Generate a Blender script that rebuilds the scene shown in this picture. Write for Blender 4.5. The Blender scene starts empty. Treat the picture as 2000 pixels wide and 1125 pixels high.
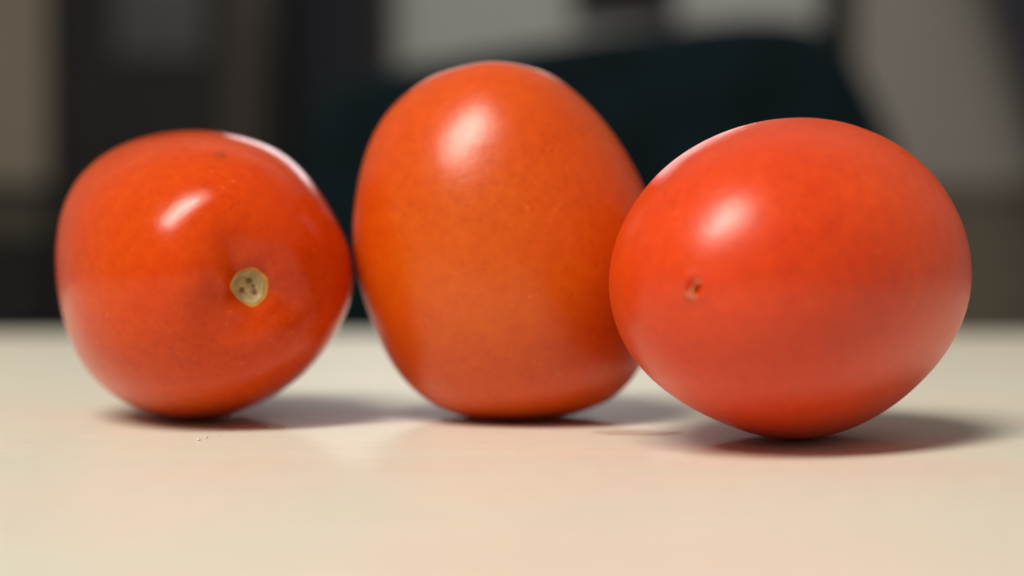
import bpy, bmesh, math, random
from math import sin, cos, pi, exp, atan2, hypot, radians
from mathutils import Vector, Matrix, noise as mnoise

# ------------------------------------------------------------------ camera
scene = bpy.context.scene
F, CX, CY, HZ, CAMH = 2824.0, 1000.0, 562.5, 530.0, 0.024
pitch = math.atan((CY - HZ) / F)
cam_data = bpy.data.cameras.new('camera')
cam = bpy.data.objects.new('camera', cam_data)
scene.collection.objects.link(cam)
cam.location = (0, 0, CAMH)
cam.rotation_euler = (pi / 2 - pitch, 0, 0)
cam_data.sensor_width = 36.0
cam_data.lens = 36.0 * F / 2000.0
cam_data.clip_start = 0.005
cam_data.clip_end = 50
cam_data.dof.use_dof = True
cam_data.dof.focus_distance = 0.201
cam_data.dof.aperture_fstop = 6.7
scene.camera = cam

# ------------------------------------------------------------------ world (dim indoor ambience)
world = bpy.data.worlds.new('World')
scene.world = world
world.use_nodes = True
bg = world.node_tree.nodes['Background']
bg.inputs['Color'].default_value = (1.0, 0.97, 0.92, 1)
bg.inputs['Strength'].default_value = 0.17


def area(name, loc, target, sx, sy, power, color, roll_dir=None):
    d = bpy.data.lights.new(name, 'AREA')
    d.shape = 'RECTANGLE'
    d.size, d.size_y = sx, sy
    d.energy = power
    d.color = color
    o = bpy.data.objects.new(name, d)
    scene.collection.objects.link(o)
    z = (Vector(loc) - Vector(target)).normalized()
    x = Vector(roll_dir) if roll_dir else Vector((1, 0, 0))
    x = (x - z * x.dot(z)).normalized()
    y = z.cross(x)
    m = Matrix((x, y, z)).transposed().to_4x4()
    m.translation = Vector(loc)
    o.matrix_world = m
    return o


# ceiling strip lamp, to the left and on the camera's side
area('strip_lamp', (-0.80, -0.84, 1.66), (-0.80, -0.84, 0.0), 1.35, 0.46, 58.0, (1.0, 0.93, 0.84), (-0.85, -0.53, 0))
# long wall lamp high on the wall behind, above the picture
area('wall_lamp', (-0.12, 2.75, 0.80), (0.0, 0.2, 0.0), 0.9, 0.10, 2.6, (0.95, 0.98, 1.0))
# unseen fill added to brighten the back wall, no real lamp
area('back_wall_fill', (0.2, 1.7, 1.6), (0.2, 2.95, 0.25), 1.6, 0.3, 4.6, (1.0, 0.95, 0.88))

scene.view_settings.view_transform = 'Standard'
scene.view_settings.look = 'None'
scene.view_settings.exposure = 0.18
scene.view_settings.gamma = 1.0
scene.view_settings.use_curve_mapping = False
scene.render.engine = 'CYCLES'
scene.cycles.use_denoising = True
scene.cycles.max_bounces = 10
scene.cycles.sample_clamp_indirect = 5.0


# ------------------------------------------------------------------ helpers
def px(x, y, depth):
    """a picture position at a known distance, as a point in the room"""
    return Vector(((x - CX) / F * depth, depth, CAMH + (HZ - y) / F * depth))


def link(name, mesh, mat, parent=None, loc=(0, 0, 0), smooth=True):
    o = bpy.data.objects.new(name, mesh)
    scene.collection.objects.link(o)
    o.location = loc
    if mat:
        mesh.materials.append(mat)
    if parent:
        o.parent = parent
    if smooth:
        for p in mesh.polygons:
            p.use_smooth = True
    return o


def empty(name, loc):
    o = bpy.data.objects.new(name, None)
    o.empty_display_size = 0.01
    scene.collection.objects.link(o)
    o.location = loc
    return o


def tag(o, label, cat, group=None):
    o['label'] = label
    o['category'] = cat
    if group:
        o['group'] = group
    return o


def mesh_from(name, v, f):
    m = bpy.data.meshes.new(name)
    m.from_pydata(v, [], f)
    m.update()
    return m


def box(name, lo, hi, mat, parent=None, bevel=0.003, org=(0, 0, 0)):
    bm = bmesh.new()
    bmesh.ops.create_cube(bm, size=1)
    for v in bm.verts:
        v.co = Vector([(lo[i] + hi[i]) / 2 + v.co[i] * (hi[i] - lo[i]) - org[i] for i in range(3)])
    if bevel:
        bmesh.ops.bevel(bm, geom=bm.edges[:], offset=bevel, segments=2, affect='EDGES', profile=0.5)
    m = bpy.data.meshes.new(name)
    bm.to_mesh(m)
    bm.free()
    return link(name, m, mat, parent, smooth=False)


def nodes_of(name):
    m = bpy.data.materials.new(name)
    m.use_nodes = True
    nt = m.node_tree
    return m, nt, nt.nodes, nt.links, nt.nodes['Principled BSDF']


def ramp(N, stops, interp='LINEAR'):
    r = N.new('ShaderNodeValToRGB')
    r.color_ramp.interpolation = interp
    e = r.color_ramp.elements
    e[0].position, e[0].color = stops[0][0], (*stops[0][1], 1)
    e[1].position, e[1].color = stops[-1][0], (*stops[-1][1], 1)
    for p, c in stops[1:-1]:
        k = e.new(p)
        k.color = (*c, 1)
    return r


def noise_node(N, Lk, vec, scale, detail=3, rough=0.5, dist=0.0):
    n = N.new('ShaderNodeTexNoise')
    n.inputs['Scale'].default_value = scale
    n.inputs['Detail'].default_value = detail
    n.inputs['Roughness'].default_value = rough
    n.inputs['Distortion'].default_value = dist
    Lk.new(vec, n.inputs['Vector'])
    return n


def mixc(N, Lk, fac, a, b, mode='MIX'):
    m = N.new('ShaderNodeMix')
    m.data_type = 'RGBA'
    m.blend_type = mode
    for sock, val in ((0, fac), (6, a), (7, b)):
        if hasattr(val, 'is_output'):
            Lk.new(val, m.inputs[sock])
        else:
            m.inputs[sock].default_value = val if sock == 0 else (*val, 1)
    return m.outputs[2]


def plain(name, col, rough=0.6, var=0.15, scale=6.0, spec=0.4, bump=0.0):
    m, nt, N, Lk, P = nodes_of(name)
    tc = N.new('ShaderNodeTexCoord')
    n = noise_node(N, Lk, tc.outputs['Object'], scale, 4)
    r = ramp(N, [(0.3, tuple(c * (1 - var) for c in col)), (0.7, tuple(min(1, c * (1 + var)) for c in col))])
    Lk.new(n.outputs['Fac'], r.inputs['Fac'])
    Lk.new(r.outputs['Color'], P.inputs['Base Color'])
    P.inputs['Roughness'].default_value = rough
    P.inputs['Specular IOR Level'].default_value = spec
    if bump:
        b = N.new('ShaderNodeBump')
        b.inputs['Strength'].default_value = bump
        b.inputs['Distance'].default_value = 0.002
        n2 = noise_node(N, Lk, tc.outputs['Object'], scale * 40, 3)
        Lk.new(n2.outputs['Fac'], b.inputs['Height'])
        Lk.new(b.outputs['Normal'], P.inputs['Normal'])
    return m


# ------------------------------------------------------------------ materials
def tomato_skin(name, red, orange, patch, rough, patch_dir, seed, coat=0.0, spec=0.5, patch_edge=(0.55, 0.95)):
    """tomato skin: red-orange flesh under a thin skin, ripeness mottling, pale pin-point specks, fine relief"""
    m, nt, N, Lk, P = nodes_of(name)
    tc = N.new('ShaderNodeTexCoord')
    mp = N.new('ShaderNodeMapping')
    mp.inputs['Location'].default_value = (seed, seed * 0.7, -seed)
    Lk.new(tc.outputs['Object'], mp.inputs['Vector'])
    V = mp.outputs['Vector']
    # broad ripeness
    n1 = noise_node(N, Lk, V, 38, 3, 0.5, 0.4)
    r1 = ramp(N, [(0.32, red), (0.70, orange)])
    Lk.new(n1.outputs['Fac'], r1.inputs['Fac'])
    # one less ripe side
    dt = N.new('ShaderNodeVectorMath'); dt.operation = 'DOT_PRODUCT'
    nrm = N.new('ShaderNodeVectorMath'); nrm.operation = 'NORMALIZE'
    Lk.new(tc.outputs['Object'], nrm.inputs[0])
    Lk.new(nrm.outputs[0], dt.inputs[0])
    dt.inputs[1].default_value = Vector(patch_dir).normalized()
    ad = N.new('ShaderNodeMath'); ad.operation = 'MULTIPLY_ADD'
    n1b = noise_node(N, Lk, V, 60, 4, 0.6)
    Lk.new(n1b.outputs['Fac'], ad.inputs[0]); ad.inputs[1].default_value = 0.5
    Lk.new(dt.outputs['Value'], ad.inputs[2])
    mr = N.new('ShaderNodeMapRange'); mr.interpolation_type = 'SMOOTHSTEP'
    mr.inputs['From Min'].default_value = patch_edge[0] + 0.25
    mr.inputs['From Max'].default_value = patch_edge[1] + 0.25
    Lk.new(ad.outputs[0], mr.inputs['Value'])
    c = mixc(N, Lk, mr.outputs[0], r1.outputs['Color'], patch)
    # fine mottling
    n2 = noise_node(N, Lk, V, 480, 6, 0.7)
    r2 = ramp(N, [(0.36, (0.94, 0.87, 0.86)), (0.66, (1.04, 1.12, 1.3))])
    Lk.new(n2.outputs['Fac'], r2.inputs['Fac'])
    c = mixc(N, Lk, 1.0, c, r2.outputs['Color'], 'MULTIPLY')
    # fine dark flecks in patches
    nf = noise_node(N, Lk, V, 1300, 3, 0.6)
    rf = ramp(N, [(0.52, (1, 1, 1)), (0.70, (0.86, 0.74, 0.7))])
    Lk.new(nf.outputs['Fac'], rf.inputs['Fac'])
    ng = noise_node(N, Lk, V, 90, 2)
    rg = ramp(N, [(0.38, (0.25, 0.25, 0.25)), (0.62, (1, 1, 1))])
    Lk.new(ng.outputs['Fac'], rg.inputs['Fac'])
    c = mixc(N, Lk, rg.outputs['Color'], c, mixc(N, Lk, 1.0, c, rf.outputs['Color'], 'MULTIPLY'))
    # pin-point specks
    vo = N.new('ShaderNodeTexVoronoi'); vo.inputs['Scale'].default_value = 620
    Lk.new(V, vo.inputs['Vector'])
    r3 = ramp(N, [(0.05, (1, 1, 1)), (0.20, (0, 0, 0))])
    Lk.new(vo.outputs['Distance'], r3.inputs['Fac'])
    n3 = noise_node(N, Lk, V, 130, 2)
    r4 = ramp(N, [(0.45, (0, 0, 0)), (0.70, (0.5, 0.5, 0.5))])
    Lk.new(n3.outputs['Fac'], r4.inputs['Fac'])
    sp = N.new('ShaderNodeMath'); sp.operation = 'MULTIPLY'
    Lk.new(r3.outputs['Color'], sp.inputs[0]); Lk.new(r4.outputs['Color'], sp.inputs[1])
    c = mixc(N, Lk, sp.outputs[0], c, (0.84, 0.27, 0.07))
    Lk.new(c, P.inputs['Base Color'])
    P.inputs['Subsurface Weight'].default_value = 0.6
    P.inputs['Subsurface Radius'].default_value = (1.0, 0.16, 0.05)
    P.inputs['Subsurface Scale'].default_value = 0.011
    P.inputs['IOR'].default_value = 1.46
    P.inputs['Specular IOR Level'].default_value = spec
    # gloss: waxy bloom makes it uneven
    rr = N.new('ShaderNodeMapRange')
    rr.inputs['To Min'].default_value = rough * 0.9
    rr.inputs['To Max'].default_value = rough * 1.12
    Lk.new(n1b.outputs['Fac'], rr.inputs['Value'])
    Lk.new(rr.outputs[0], P.inputs['Roughness'])
    P.inputs['Coat Weight'].default_value = coat
    P.inputs['Coat Roughness'].default_value = 0.06
    b = N.new('ShaderNodeBump')
    b.inputs['Strength'].default_value = 0.35
    b.inputs['Distance'].default_value = 0.00012
    n4 = noise_node(N, Lk, V, 800, 6, 0.72)
    Lk.new(n4.outputs['Fac'], b.inputs['Height'])
    Lk.new(b.outputs['Normal'], P.inputs['Normal'])
    return m


def table_material():
    m, nt, N, Lk, P = nodes_of('cream_laminate')
    tc = N.new('ShaderNodeTexCoord')
    V = tc.outputs['Object']
    mp = N.new('ShaderNodeMapping')
    mp.inputs['Scale'].default_value = (1, 1.8, 1)
    Lk.new(V, mp.inputs['Vector'])
    n = noise_node(N, Lk, mp.outputs['Vector'], 17, 3, 0.5, 0.6)
    r = ramp(N, [(0.34, (0.715, 0.72, 0.59)), (0.5, (0.74, 0.70, 0.58)), (0.66, (0.76, 0.675, 0.56))])
    Lk.new(n.outputs['Fac'], r.inputs['Fac'])
    n2 = noise_node(N, Lk, V, 300, 5, 0.65)
    r2 = ramp(N, [(0.3, (0.95, 0.95, 0.95)), (0.7, (1.03, 1.03, 1.03))])
    Lk.new(n2.outputs['Fac'], r2.inputs['Fac'])
    c = mixc(N, Lk, 1.0, r.outputs['Color'], r2.outputs['Color'], 'MULTIPLY')
    # faint wiped streaks
    mp2 = N.new('ShaderNodeMapping')
    mp2.inputs['Scale'].default_value = (10, 75, 1)
    mp2.inputs['Rotation'].default_value = (0, 0, 0.12)
    Lk.new(V, mp2.inputs['Vector'])
    n3 = noise_node(N, Lk, mp2.outputs['Vector'], 1.0, 4, 0.6, 1.0)
    r3 = ramp(N, [(0.52, (1, 1, 1)), (0.75, (0.90, 0.88, 0.86))])
    Lk.new(n3.outputs['Fac'], r3.inputs['Fac'])
    c = mixc(N, Lk, 0.6, c, r3.outputs['Color'], 'MULTIPLY')
    Lk.new(c, P.inputs['Base Color'])
    rr = N.new('ShaderNodeMapRange')
    rr.inputs['To Min'].default_value = 0.34
    rr.inputs['To Max'].default_value = 0.52
    Lk.new(n3.outputs['Fac'], rr.inputs['Value'])
    Lk.new(rr.outputs[0], P.inputs['Roughness'])
    b = N.new('ShaderNodeBump')
    b.inputs['Strength'].default_value = 0.12
    b.inputs['Distance'].default_value = 0.0002
    Lk.new(n2.outputs['Fac'], b.inputs['Height'])
    Lk.new(b.outputs['Normal'], P.inputs['Normal'])
    return m


MAT_TABLE = table_material()
MAT_LEG = plain('table_leg_paint', (0.45, 0.42, 0.37), 0.5)
MAT_FLOOR = plain('floor_tile', (0.16, 0.14, 0.12), 0.5, 0.2, 3)
MAT_WALL = plain('pale_wall_paint', (0.55, 0.56, 0.525), 0.8, 0.04, 2)
MAT_WALL_WARM = plain('warm_grey_paint', (0.40, 0.37, 0.32), 0.8, 0.05, 2)
MAT_BROWN = plain('brown_wood', (0.17, 0.145, 0.105), 0.6, 0.25, 5)
MAT_BLACKWOOD = plain('black_wood', (0.021, 0.020, 0.019), 0.6, 0.2, 5, 0.2)
MAT_NAVY = plain('navy_panel', (0.016, 0.019, 0.027), 0.6, 0.2, 4, 0.2)
MAT_UMBER = plain('umber_post', (0.060, 0.050, 0.040), 0.6, 0.2, 4, 0.2)
MAT_GLASS = plain('glass_reflection', (0.035, 0.038, 0.040), 0.35, 0.3, 5, 0.4)  # paler grey puts a faint reflection into the dark pane's colour
MAT_BEIGE = plain('beige_door', (0.26, 0.225, 0.17), 0.7, 0.06, 3)
MAT_OLIVE = plain('olive_drawer', (0.075, 0.067, 0.045), 0.6, 0.15, 4)
MAT_CHAIR = plain('dark_teal_fabric', (0.005, 0.013, 0.017), 0.9, 0.3, 30, 0.1, 0.4)
MAT_CURTAIN = plain('slate_curtain', (0.06, 0.06, 0.075), 0.9, 0.2, 12, 0.2)
MAT_PLUM = plain('dark_plum_canvas', (0.045, 0.032, 0.042), 0.7, 0.3, 8, 0.2)
MAT_METAL = plain('chair_leg_metal', (0.03, 0.03, 0.03), 0.4, 0.1, 10)

# ------------------------------------------------------------------ the setting
floor = box('floor', (-2.2, -1.0, -0.80), (2.2, 3.2, -0.75), MAT_FLOOR, bevel=0)
floor['kind'] = 'structure'
WY = 2.95
x_post = px(1600, 0, WY).x
x_post2 = px(1660, 0, WY).x
wall = box('wall', (-2.2, WY, -0.75), (x_post, WY + 0.12, 1.7), MAT_WALL, bevel=0)
wall['kind'] = 'structure'
wall_r = box('wall_right', (x_post2, WY, -0.75), (2.2, WY + 0.12, 1.7), MAT_WALL_WARM, bevel=0)
wall_r['kind'] = 'structure'

post = tag(box('wooden_post', (x_post, WY - 0.03, -0.75), (x_post2, WY + 0.12, 1.7), MAT_BLACKWOOD),
           'dark upright post between the pale wall and the warm grey wall', 'post')
zt = px(0, 365, WY).z
wains = empty('wainscot', (x_post2, WY, -0.75))
tag(wains, 'brown wooden wainscot along the foot of the warm grey wall', 'wainscot')
o0 = wains.location
box('board', (x_post2 + 0.004, WY - 0.020, -0.75), (x_post2 + 0.40, WY - 0.002, zt - 0.02), MAT_BROWN, wains, org=o0)
box('board', (x_post2 + 0.408, WY - 0.020, -0.75), (x_post2 + 0.80, WY - 0.002, zt - 0.02), MAT_BROWN, wains, org=o0)
box('cap_rail', (x_post2 + 0.004, WY - 0.030, zt - 0.018), (x_post2 + 0.80, WY - 0.002, zt + 0.006), MAT_BROWN, wains, org=o0)

# tabletop
table = empty('table', (0, 0.16, -0.75))
tag(table, 'cream laminate table the three tomatoes stand on', 'table')
o0 = table.location
TX, TY0, TY1 = 0.80, -0.30, 0.565
box('tabletop', (-TX, TY0, -0.03), (TX, TY1, 0.0), MAT_TABLE, table, bevel=0.004, org=o0)
for sx in (-1, 1):
    for yy in (TY0 + 0.06, TY1 - 0.06):
        box('leg', (sx * (TX - 0.06) - 0.025, yy - 0.025, -0.75), (sx * (TX - 0.06) + 0.025, yy + 0.025, -0.0305), MAT_LEG, table, org=o0)
for yy in (TY0 + 0.06, TY1 - 0.06):
    box('apron', (-TX + 0.09, yy - 0.01, -0.10), (TX - 0.09, yy + 0.01, -0.0305), MAT_LEG, table, org=o0)


# ------------------------------------------------------------------ tomatoes
def frame_of(a):
    a = Vector(a).normalized()
    e1 = a.cross(Vector((0, 0, 1))) if abs(a.z) < 0.9 else a.cross(Vector((0, 1, 0)))
    e1.normalize()
    return a, e1, a.cross(e1)


class Fruit:
    """plum tomato: a blunt egg about its stem axis, bent out of round by a few low lobes"""

    def __init__(s, c, axis, A, B, n, egg, co, seed, detail=None, flat=0.0):
        s.c = Vector(c); s.a, s.e1, s.e2 = frame_of(axis)
        s.A, s.B, s.n, s.egg, s.co, s.seed, s.detail, s.flat = A, B, n, egg, co, seed, detail, flat

    def dir(s, th, ph):
        return s.a * cos(th) + (s.e1 * cos(ph) + s.e2 * sin(ph)) * sin(th)

    def point(s, th, ph, lift=0.0):
        d = s.dir(th, ph)
        ct, st = cos(th), sin(th)
        r = ((abs(ct) / s.A) ** s.n + (st / (s.B * (1 - s.egg * ct))) ** s.n) ** (-1 / s.n)
        w, f = hypot(d.x, d.z), atan2(d.z, d.x)
        q = 1.0
        for k in range(2, 9):
            q += w ** k * (s.co[2 * (k - 2)] * cos(k * f) + s.co[2 * (k - 2) + 1] * sin(k * f))
        q += 0.0035 * mnoise.noise(d * 2.3 + Vector((s.seed, 0, 0))) + 0.0012 * mnoise.noise(d * 6 + Vector((0, s.seed, 0)))
        r *= q
        if s.detail:
            r += s.detail(th, ph)
        p = s.c + d * (r + lift)
        if s.flat:                                  # rests on a slightly flattened end
            k = s.flat
            t = p.z / k
            if t < 6:
                p.z = k * math.log(1 + exp(t)) - k * 0.0
        return p

    def rings(s, nt=150, nph=220, pole_dense=True):
        ths = []
        for i in range(1, nt):
            u = i / nt
            ths.append(pi * (u ** 1.25 if pole_dense else u))
        return ths

    def mesh(s, base, nph=220):
        ths = s.rings()
        v = [s.point(0, 0) - base]
        for t in ths:
            for j in range(nph):
                v.append(s.point(t, 2 * pi * j / nph) - base)
        v.append(s.point(pi, 0) - base)
        f = []
        for j in range(nph):
            f.append((0, 1 + j, 1 + (j + 1) % nph))
        for i in range(len(ths) - 1):
            a, b = 1 + i * nph, 1 + (i + 1) * nph
            for j in range(nph):
                k = (j + 1) % nph
                f.append((a + j, b + j, b + k, a + k))
        a, e = 1 + (len(ths) - 1) * nph, len(v) - 1
        for j in range(nph):
            f.append((a + j, e, a + (j + 1) % nph))
        zmin = min(p.z for p in v)
        return v, f, zmin


def make_fruit(name, fr, mat):
    base = Vector((fr.c.x, fr.c.y, 0))
    v, f, zmin = fr.mesh(fr.c)
    drop = zmin + fr.c.z                       # lowest point of the skin over the table
    root = empty(name, base)
    m = mesh_from('skin', v, f)
    o = link('skin', m, mat, root, (0, 0, fr.c.z - drop + 0.00002))
    return root, o, drop - 0.00002


def bumpf(x, w):
    return exp(-(x / w) ** 2)


# --- left tomato, lying with its stem end towards the camera
def left_detail(th, ph):
    h = -0.0036 * bumpf(th, 0.28) - 0.0006 * bumpf(th, 0.13)                                    # hollow round the scar
    h += 0.00045 * bumpf(th - 0.30, 0.16) * cos(3 * ph + 0.6)        # puckered shoulder
    h += 0.00012 * bumpf(th - 0.20, 0.10) * cos(5 * ph + 2.1)
    h += 0.00022 * bumpf(th - 0.150, 0.035) * (1 + 0.5 * cos(5 * ph + 0.4))   # puckered ring round the scar
    return h


left = Fruit((-0.05033, 0.23523, 0.02362), (0.4534, -0.8881, -0.0753), 0.02956, 0.02299, 2.3, 0.06,
    [-0.0196, 0.00784, 0.02192, 0.00929, -0.00556, -0.01017, 0.01021, -0.00361, 0.00222, -0.00271, 0.00229, -0.00012, 0.00264, 0.00053],
    3.1, left_detail)
# --- middle tomato, standing upright
def mid_detail(th, ph):
    h = -0.0016 * bumpf(th, 0.22)
    h += 0.00010 * bumpf(th - 0.30, 0.15) * cos(4 * ph + 0.3)
    return h


mid = Fruit((-0.00107, 0.23602, 0.02885), (-0.0598, 0.0498, 0.997), 0.0304, 0.02342, 2.35, 0.06,
    [0.0502, -0.03849, 0.00452, -0.00094, 0.00779, -0.00023, -0.00152, 0.00909, 0.00149, 0.0051, 0.00206, -0.00274, 0.00415, -3e-05],
    8.7, mid_detail, flat=0.0003)


# --- right tomato, lying with its blossom end towards the camera
def right_detail(th, ph):
    h = 0.00025 * bumpf(th, 0.12)
    h -= 0.0013 * bumpf(th, 0.024) * (1 + 0.3 * cos(ph))
    h += 0.00022 * bumpf(th - 0.048, 0.018) * (1 + 0.5 * cos(ph * 2 + 1.0))
    return h


right = Fruit((0.03859, 0.20451, 0.02308), (-0.5169, -0.8554, -0.035), 0.031, 0.02276, 2.2, 0.1,
              [0.01436, 0.00344, -0.00411, 0.00693, 0.00961, 0.00511, 0.0029, -0.0047, 0, 0, 0, 0, 0, 0], 5.5, right_detail)

SKIN_L = tomato_skin('skin_scarlet', (0.62, 0.050, 0.001), (0.66, 0.074, 0.001), (0.60, 0.062, 0.001), 0.17, (-0.5, -0.6, 0.5), 1.3, spec=0.32)
SKIN_M = tomato_skin('skin_orange', (0.64, 0.074, 0.001), (0.67, 0.088, 0.001), (0.63, 0.100, 0.001), 0.30, (-0.15, -1.0, -0.05), 2.9,
                     patch_edge=(0.55, 1.0), spec=0.52)
SKIN_R = tomato_skin('skin_red', (0.67, 0.050, 0.002), (0.73, 0.066, 0.002), (0.75, 0.068, 0.002), 0.32, (0.7, -0.4, 0.5), 4.2, spec=0.56)

lt, lt_skin, lt_drop = make_fruit('tomato', left, SKIN_L)
tag(lt, 'red plum tomato lying down with its round tan stem scar showing', 'tomato', 'tomatoes on the table')
mt, mt_skin, mt_drop = make_fruit('tomato', mid, SKIN_M)
tag(mt, 'orange plum tomato standing upright between the two lying ones', 'tomato', 'tomatoes on the table')
rt, rt_skin, rt_drop = make_fruit('tomato', right, SKIN_R)
tag(rt, 'red plum tomato lying down with its tiny blossom-end nub showing', 'tomato', 'tomatoes on the table')


# stem scar: a corky disc draped in the hollow, with an orange lip and vascular pits
def cork_mat(name, lo, hi, scale=900):
    m, nt, N, Lk, P = nodes_of(name)
    tc = N.new('ShaderNodeTexCoord')
    n = noise_node(N, Lk, tc.outputs['Object'], scale, 5, 0.65)
    r = ramp(N, [(0.34, lo), (0.66, hi)])
    Lk.new(n.outputs['Fac'], r.inputs['Fac'])
    Lk.new(r.outputs['Color'], P.inputs['Base Color'])
    P.inputs['Roughness'].default_value = 0.75
    b = N.new('ShaderNodeBump')
    b.inputs['Strength'].default_value = 0.6
    b.inputs['Distance'].default_value = 0.0002
    Lk.new(n.outputs['Fac'], b.inputs['Height'])
    Lk.new(b.outputs['Normal'], P.inputs['Normal'])
    return m


CORK = cork_mat('cork', (0.30, 0.215, 0.09), (0.48, 0.36, 0.165))
LIP = cork_mat('cork_lip', (0.60, 0.20, 0.03), (0.66, 0.33, 0.07), 500)
PIT = cork_mat('pit_brown', (0.12, 0.07, 0.03), (0.19, 0.12, 0.055))
TIP = cork_mat('blossom_thread', (0.55, 0.20, 0.07), (0.68, 0.34, 0.15))


def draped(fr, root, drop, name, mat, rad, height, nr=14, nph=48, centre=None):
    """a patch lying on the skin round a point (th0, ph0): rad(phi) metres, height(u, phi) metres above the skin"""
    th0, ph0 = centre if centre else (0.0, 0.0)
    p0 = fr.point(th0, ph0)
    d0 = fr.dir(th0, ph0)
    R0 = (p0 - fr.c).length
    a, e1, e2 = frame_of(d0)
    v, f = [], []

    def pt(u, phi):
        ang = rad(phi) * u / R0
        d = a * cos(ang) + (e1 * cos(phi) + e2 * sin(phi)) * sin(ang)
        th = math.acos(max(-1, min(1, d.dot(fr.a))))
        ph = atan2(d.dot(fr.e2), d.dot(fr.e1))
        q = fr.point(th, ph, height(u, phi))
        q.z -= drop
        return q - root.location
    v.append(pt(0, 0))
    for i in range(1, nr + 1):
        for j in range(nph):
            v.append(pt(i / nr, 2 * pi * j / nph))
    for j in range(nph):
        f.append((0, 1 + j, 1 + (j + 1) % nph))
    for i in range(nr - 1):
        A, B = 1 + i * nph, 1 + (i + 1) * nph
        for j in range(nph):
            k = (j + 1) % nph
            f.append((A + j, B + j, B + k, A + k))
    return mesh_from(name, v, f)


rnd = random.Random(4)
ph1, ph2 = rnd.random() * 6, rnd.random() * 6


def scar_rad(phi):
    return 0.0026 * (1 + 0.05 * cos(2 * phi + ph1) + 0.035 * cos(3 * phi + ph2) + 0.02 * cos(7 * phi))


def scar_h(u, phi):
    x, y = u * cos(phi), u * sin(phi)
    h = 0.00010 + 0.00005 * mnoise.noise(Vector((x * 3, y * 3, 0.3))) + 0.00004 * mnoise.noise(Vector((x * 8, y * 8, 1.3)))
    h += 0.00006 * bumpf(u - 0.86, 0.10)
    for (qx, qy, w, dp) in PITS:
        h -= dp * bumpf(hypot(x - qx, y - qy), w)
    if u > 0.93:
        h -= 0.0005 * (u - 0.93) / 0.07
    return h


PITS = [(-0.33, 0.28, 0.16, 0.00025), (0.38, 0.22, 0.16, 0.0003), (-0.05, -0.36, 0.17, 0.00025), (-0.30, -0.05, 0.12, 0.0002), (0.12, 0.42, 0.10, 0.00015)]
scar = link('stem_scar', draped(left, lt, lt_drop, 'stem_scar', CORK, scar_rad, scar_h, 22, 64), CORK, lt)
scar['label'] = 'tan corky round stem scar with dark pits'
lip_mesh = draped(left, lt, lt_drop, 'lip', LIP, lambda p: scar_rad(p) * (1.10 + 0.06 * cos(p + 2.5) + 0.03 * cos(4 * p)),
                  lambda u, p: 0.00007 - 0.00025 * max(0.0, (u - 0.93) / 0.07) - 0.0006 * max(0.0, min(1.0, (0.82 - u) / 0.1)), 28, 64)
link('scar_lip', lip_mesh, LIP, scar)
for (qx, qy, w, dp) in PITS[:4]:
    # position of the pit on the disc, as a direction from the fruit's centre
    phi = atan2(qy, qx)
    ang = hypot(qx, qy) * scar_rad(phi) / (left.point(0, 0) - left.c).length
    a, e1, e2 = frame_of(left.a)
    d = a * cos(ang) + (e1 * cos(phi) + e2 * sin(phi)) * sin(ang)
    c = (math.acos(min(1, d.dot(left.a))), atan2(d.dot(left.e2), d.dot(left.e1)))
    rr = w * 0.0030 * 0.85
    k = rnd.random() * 6
    pm = draped(left, lt, lt_drop, 'pit', PIT, lambda p, rr=rr, k=k: rr * (1 + 0.3 * cos(2 * p + k)),
                lambda u, p: 0.00010 - 0.0003 * max(0, (u - 0.8) / 0.2), 5, 20, c)
    link('vascular_pit', pm, PIT, scar)

# little pimple near the top of the left tomato
def at_pixel(fr, X, Y):
    """the point of the fruit's skin seen at a picture position, as (theta, phi)"""
    ray = Vector(((X - CX) / F, 1.0, (HZ - Y) / F)).normalized()
    best = None
    o = Vector((0, 0, CAMH))
    for i in range(0, 2000):
        p = o + ray * (0.16 + i * 0.00006)
        d = p - fr.c
        th = math.acos(max(-1, min(1, d.normalized().dot(fr.a))))
        ph = atan2(d.dot(fr.e2), d.dot(fr.e1))
        if d.length <= (fr.point(th, ph) - fr.c).length:
            return th, ph
    return 0.0, 0.0


pm = draped(left, lt, lt_drop, 'pimple', SKIN_L, lambda p: 0.0010,
            lambda u, p: 0.00028 * bumpf(u, 0.5) - 0.00004 * (1 if u > 0.95 else 0), 8, 24, at_pixel(left, 430, 303))
link('pimple', pm, SKIN_L, lt)

# blossom-end thread on the right tomato: a short dry filament lying across the pit
def filament(fr, root, drop):
    pts = [at_pixel(fr, X, Y) for X, Y in ((1364, 549), (1360, 556), (1356, 563), (1353, 570), (1350, 577))]
    lifts = [0.0001, 0.00045, 0.00055, 0.00045, 0.00015]
    rad = [0.00022, 0.00017, 0.00013, 0.00013, 0.00018]
    cs = [fr.point(t, p, l) - Vector((0, 0, drop)) - root.location for (t, p), l in zip(pts, lifts)]
    v, f = [], []
    n = 10
    for i, c in enumerate(cs):
        t = (cs[min(i + 1, len(cs) - 1)] - cs[max(i - 1, 0)]).normalized()
        a, e1, e2 = frame_of(t)
        for j in range(n):
            w = 2 * pi * j / n
            v.append(c + (e1 * cos(w) + e2 * sin(w)) * rad[i])
    for i in range(len(cs) - 1):
        for j in range(n):
            k = (j + 1) % n
            f.append((i * n + j, i * n + k, (i + 1) * n + k, (i + 1) * n + j))
    f.append(tuple(range(n)))
    f.append(tuple((len(cs) - 1) * n + j for j in reversed(range(n))))
    return mesh_from('filament', v, f)


bs = link('blossom_scar', filament(right, rt, rt_drop), TIP, rt)
bs['label'] = 'tiny tan thread in the pit of the blossom end'
nub = draped(right, rt, rt_drop, 'nub', SKIN_R, lambda p: 0.0009,
             lambda u, p: 0.00030 * bumpf(u, 0.5) - 0.00004 * (1 if u > 0.95 else 0), 8, 24, at_pixel(right, 1349, 578))
link('nub', nub, SKIN_R, rt)


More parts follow.
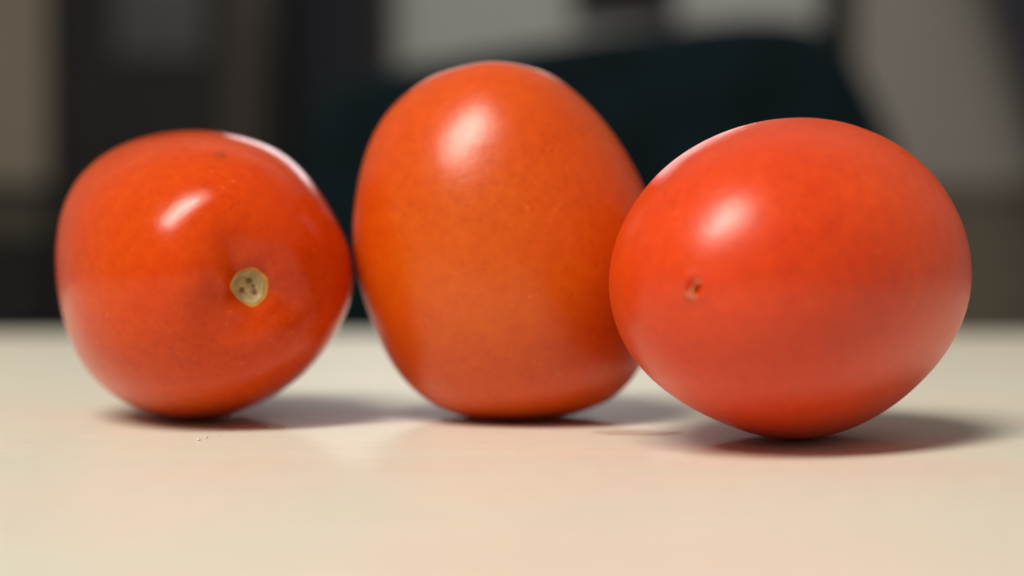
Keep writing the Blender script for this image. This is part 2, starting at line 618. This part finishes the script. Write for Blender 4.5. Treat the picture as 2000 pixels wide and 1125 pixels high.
# ------------------------------------------------------------------ small things on the table
def table_at(X, Y):
    t = CAMH / ((Y - HZ) / F)
    return Vector(((X - CX) / F * t, t, 0))


def film_mat():
    m, nt, N, Lk, P = nodes_of('dried_juice')
    tc = N.new('ShaderNodeTexCoord')
    n = noise_node(N, Lk, tc.outputs['Object'], 300, 4)
    r = ramp(N, [(0.3, (0.52, 0.43, 0.34)), (0.7, (0.60, 0.50, 0.40))])
    Lk.new(n.outputs['Fac'], r.inputs['Fac'])
    Lk.new(r.outputs['Color'], P.inputs['Base Color'])
    P.inputs['Roughness'].default_value = 0.5
    return m


FILM = film_mat()
c = table_at(1245, 846)
v, f = [(0, 0, 0.00012)], []
n = 64
rl = random.Random(8)
for ring, (s, h) in enumerate(((0.82, 0.00010), (0.92, 0.00012), (1.0, 0.00002))):
    for j in range(n):
        w = 2 * pi * j / n
        k = 1 + 0.28 * mnoise.noise(Vector((cos(w) * 1.6, sin(w) * 1.6, 2.2))) + 0.14 * mnoise.noise(Vector((cos(w) * 5, sin(w) * 5, 7)))
        v.append((0.0060 * s * k * cos(w), 0.0030 * s * k * sin(w), h))
for j in range(n):
    f.append((0, 1 + j, 1 + (j + 1) % n))
for ring in range(2):
    A, B = 1 + ring * n, 1 + (ring + 1) * n
    for j in range(n):
        k = (j + 1) % n
        f.append((A + j, B + j, B + k, A + k))
film = link('dried_smear', mesh_from('dried_smear', v, f), FILM, None, (c.x, c.y, 0.00004))
film.rotation_euler.z = -0.15
tag(film, 'faint dried juice smear on the table in front of the upright tomato', 'smear')

CRUMB = plain('crumb', (0.64, 0.57, 0.46), 0.8, 0.2, 900)
for i, (X, Y, s) in enumerate(((386, 861, 0.00035), (402, 856, 0.00028), (530, 838, 0.0003), (560, 842, 0.00022), (428, 852, 0.0002))):
    bm = bmesh.new()
    bmesh.ops.create_icosphere(bm, subdivisions=2, radius=s)
    for q in bm.verts:
        q.co *= 1 + 0.5 * mnoise.noise(q.co * 2500 + Vector((i * 7.1, 0, 0)))
        q.co.z *= 0.6
    m = bpy.data.meshes.new('crumb')
    bm.to_mesh(m); bm.free()
    z = -min(q.co.z for q in m.vertices)
    p = table_at(X, Y)
    cr = link('crumb', m, CRUMB, None, (p.x, p.y, z))
    tag(cr, 'pale crumb on the table in front of the tomato with the stem scar', 'crumb', 'crumbs on the table')


# ------------------------------------------------------------------ background things
def pad(name, outline, y0, thick, mat, parent, org):
    """a padded cushion with the given outline (x, z), rounded over its rim"""
    cx_ = sum(p[0] for p in outline) / len(outline)
    cz_ = sum(p[1] for p in outline) / len(outline)
    # smooth closed curve through the outline
    pts = []
    n = len(outline)
    for i in range(n):
        p0, p1, p2, p3 = (Vector(outline[(i + k) % n]) for k in (-1, 0, 1, 2))
        for t in (0, 0.25, 0.5, 0.75):
            pts.append(0.5 * ((2 * p1) + (p2 - p0) * t + (2 * p0 - 5 * p1 + 4 * p2 - p3) * t * t + (3 * p1 - p0 - 3 * p2 + p3) * t ** 3))
    m = len(pts)
    prof = []
    for i in range(13):
        a = -pi / 2 + pi * i / 12
        prof.append((0.82 + 0.18 * cos(a), 0.5 * thick * sin(a)))
    v, f = [], []
    for (s, dy) in prof:
        for p in pts:
            v.append((cx_ + (p.x - cx_) * s - org[0], y0 + dy - org[1], cz_ + (p.y - cz_) * s - org[2]))
    for i in range(len(prof) - 1):
        for j in range(m):
            k = (j + 1) % m
            f.append((i * m + j, i * m + k, (i + 1) * m + k, (i + 1) * m + j))
    a = len(v)
    v.append((cx_ - org[0], y0 - thick * 0.56 - org[1], cz_ - org[2]))
    v.append((cx_ - org[0], y0 + thick * 0.56 - org[1], cz_ - org[2]))
    for j in range(m):
        k = (j + 1) % m
        f.append((a, k, j))
        f.append((a + 1, (len(prof) - 1) * m + j, (len(prof) - 1) * m + k))
    return link(name, mesh_from(name, v, f), mat, parent)


CH = 1.15
chair = empty('padded_chair', (px(1180, 0, CH).x, 0.95, -0.75))
tag(chair, 'dark teal padded chair with a rounded backrest behind the table', 'chair')
o0 = chair.location
ol = [(625, 200), (690, 160), (800, 132), (960, 105), (1120, 80), (1250, 64), (1380, 48), (1490, 42), (1585, 56), (1648, 105),
      (1697, 190), (1742, 290), (1768, 420), (1770, 560), (1720, 720), (1400, 760), (1000, 760), (680, 720), (605, 560), (585, 420), (592, 300)]
pad('backrest', [(px(x, y, CH).x, px(x, y, CH).z) for x, y in ol], CH, 0.09, MAT_CHAIR, chair, o0)
cxm = chair.location.x
box('seat', (cxm - 0.23, 0.70, -0.33), (cxm + 0.23, 1.12, -0.25), MAT_CHAIR, chair, 0.025, o0)
for sx in (-1, 1):
    box('back_upright', (cxm + sx * 0.15 - 0.015, CH - 0.012, -0.30), (cxm + sx * 0.15 + 0.015, CH + 0.016, 0.0), MAT_METAL, chair, 0.004, o0)
    for yy in (0.74, 1.08):
        box('leg', (cxm + sx * 0.19 - 0.015, yy - 0.015, -0.75), (cxm + sx * 0.19 + 0.015, yy + 0.015, -0.325), MAT_METAL, chair, 0.003, o0)

# tall cupboard at the left: beige upper door on a dark base
D = 2.55
xr = px(112, 0, D).x
cup = empty('tall_cupboard', (xr - 0.3, D + 0.2, -0.75))
tag(cup, 'tall cupboard with a beige upper door and dark lower drawers', 'cupboard')
o0 = cup.location
z1, z2, z3, z4 = (px(0, y, D).z for y in (362, 395, 465, 640))
box('carcass', (xr - 0.62, D, -0.75), (xr, D + 0.39, 1.3), MAT_BLACKWOOD, cup, org=o0)
box('upper_door', (xr - 0.60, D - 0.022, z1), (xr - 0.012, D - 0.001, 1.28), MAT_BEIGE, cup, org=o0)
box('drawer', (xr - 0.60, D - 0.022, z3), (xr - 0.012, D - 0.001, z2), MAT_OLIVE, cup, org=o0)
box('drawer', (xr - 0.60, D - 0.022, z4), (xr - 0.012, D - 0.001, z3 - 0.02), MAT_BLACKWOOD, cup, org=o0)
box('drawer', (xr - 0.60, D - 0.022, -0.70), (xr - 0.012, D - 0.001, z4 - 0.02), MAT_BLACKWOOD, cup, org=o0)

# black cabinet, faint reflection painted on its dark glass
xa, xb, xc = px(116, 0, D).x, px(432, 0, D).x, px(500, 0, D).x
cab = empty('black_cabinet', ((xa + xb) / 2, D + 0.2, -0.75))
tag(cab, 'black cabinet with a faint reflection painted in its glass pane and a brown side post', 'cabinet')
o0 = cab.location
box('carcass', (xa, D, -0.75), (xb, D + 0.39, 1.3), MAT_BLACKWOOD, cab, org=o0)
ga, gb = px(225, 0, D).x, px(405, 0, D).x
box('glass_pane', (ga, D - 0.012, px(0, 120, D).z), (gb, D - 0.001, 1.2), MAT_GLASS, cab, org=o0)
box('side_post', (xb + 0.002, D - 0.015, -0.75), (xc, D + 0.38, 1.3), MAT_UMBER, cab, org=o0)
box('lower_door', (xa + 0.012, D - 0.016, -0.70), (xb - 0.012, D - 0.001, px(0, 200, D).z), MAT_BLACKWOOD, cab, org=o0)

# navy door beside it, brown jamb against the pale wall
xd, xe = px(742, 0, D + 0.3).x, px(762, 0, D + 0.3).x
nav = empty('navy_door', ((xc + xd) / 2, D + 0.34, -0.75))
tag(nav, 'dark navy door with a brown jamb beside the pale wall', 'door')
o0 = nav.location
box('door_leaf', (xc + 0.004, D + 0.30, -0.75), (xd - 0.002, D + 0.34, 1.3), MAT_NAVY, nav, org=o0)
box('jamb', (xd, D + 0.29, -0.75), (xe, D + 0.39, 1.3), MAT_UMBER, nav, org=o0)

# picture on the pale wall
pa, pb, pz = px(1118, 0, WY).x, px(1318, 0, WY).x, px(0, 42, WY).z
pic = empty('wall_picture', ((pa + pb) / 2, WY - 0.02, pz))
tag(pic, 'dark plum picture hanging on the pale wall above the chair', 'picture')
o0 = pic.location
box('canvas', (pa + 0.012, WY - 0.022, pz + 0.012), (pb - 0.012, WY - 0.002, pz + 0.33), MAT_PLUM, pic, org=o0)
box('frame_bottom', (pa, WY - 0.03, pz), (pb, WY - 0.002, pz + 0.0118), MAT_BLACKWOOD, pic, org=o0)
for a_, b_ in ((pa, pa + 0.0118), (pb - 0.0118, pb)):
    box('frame_side', (a_, WY - 0.03, pz + 0.0122), (b_, WY - 0.002, pz + 0.33), MAT_BLACKWOOD, pic, org=o0)
box('frame_top', (pa, WY - 0.03, pz + 0.3304), (pb, WY - 0.002, pz + 0.342), MAT_BLACKWOOD, pic, org=o0)

# gathered curtain at the right, its edge hanging aslant
CD = 2.85
v, f = [], []
nu, nw = 60, 24
p_top, p_bot = px(1930, -10, CD), px(2010, 245, CD)
slope = (p_bot.x - p_top.x) / (p_bot.z - p_top.z)
for side in (0, 1):
    for j in range(nw + 1):
        z = p_bot.z - 0.55 + (1.3 - p_bot.z + 0.55) * j / nw
        xl = p_top.x + (z - p_top.z) * slope
        for i in range(nu + 1):
            u = i / nu
            x = xl + (1.75 - xl) * u
            y = CD + 0.018 * sin(u * 46 + 0.8 * sin(z * 3)) + 0.003 * side
            v.append((x, y, z))
st = (nu + 1) * (nw + 1)
for side in (0, 1):
    for j in range(nw):
        for i in range(nu):
            a = side * st + j * (nu + 1) + i
            q = (a, a + 1, a + nu + 2, a + nu + 1)
            f.append(q if side == 0 else q[::-1])
for j in range(nw):
    a = j * (nu + 1)
    f.append((a, a + nu + 1, a + nu + 1 + st, a + st))
cur = link('curtain', mesh_from('curtain', v, f), MAT_CURTAIN)
tag(cur, 'slate grey curtain with a slanting edge against the warm grey wall', 'curtain')
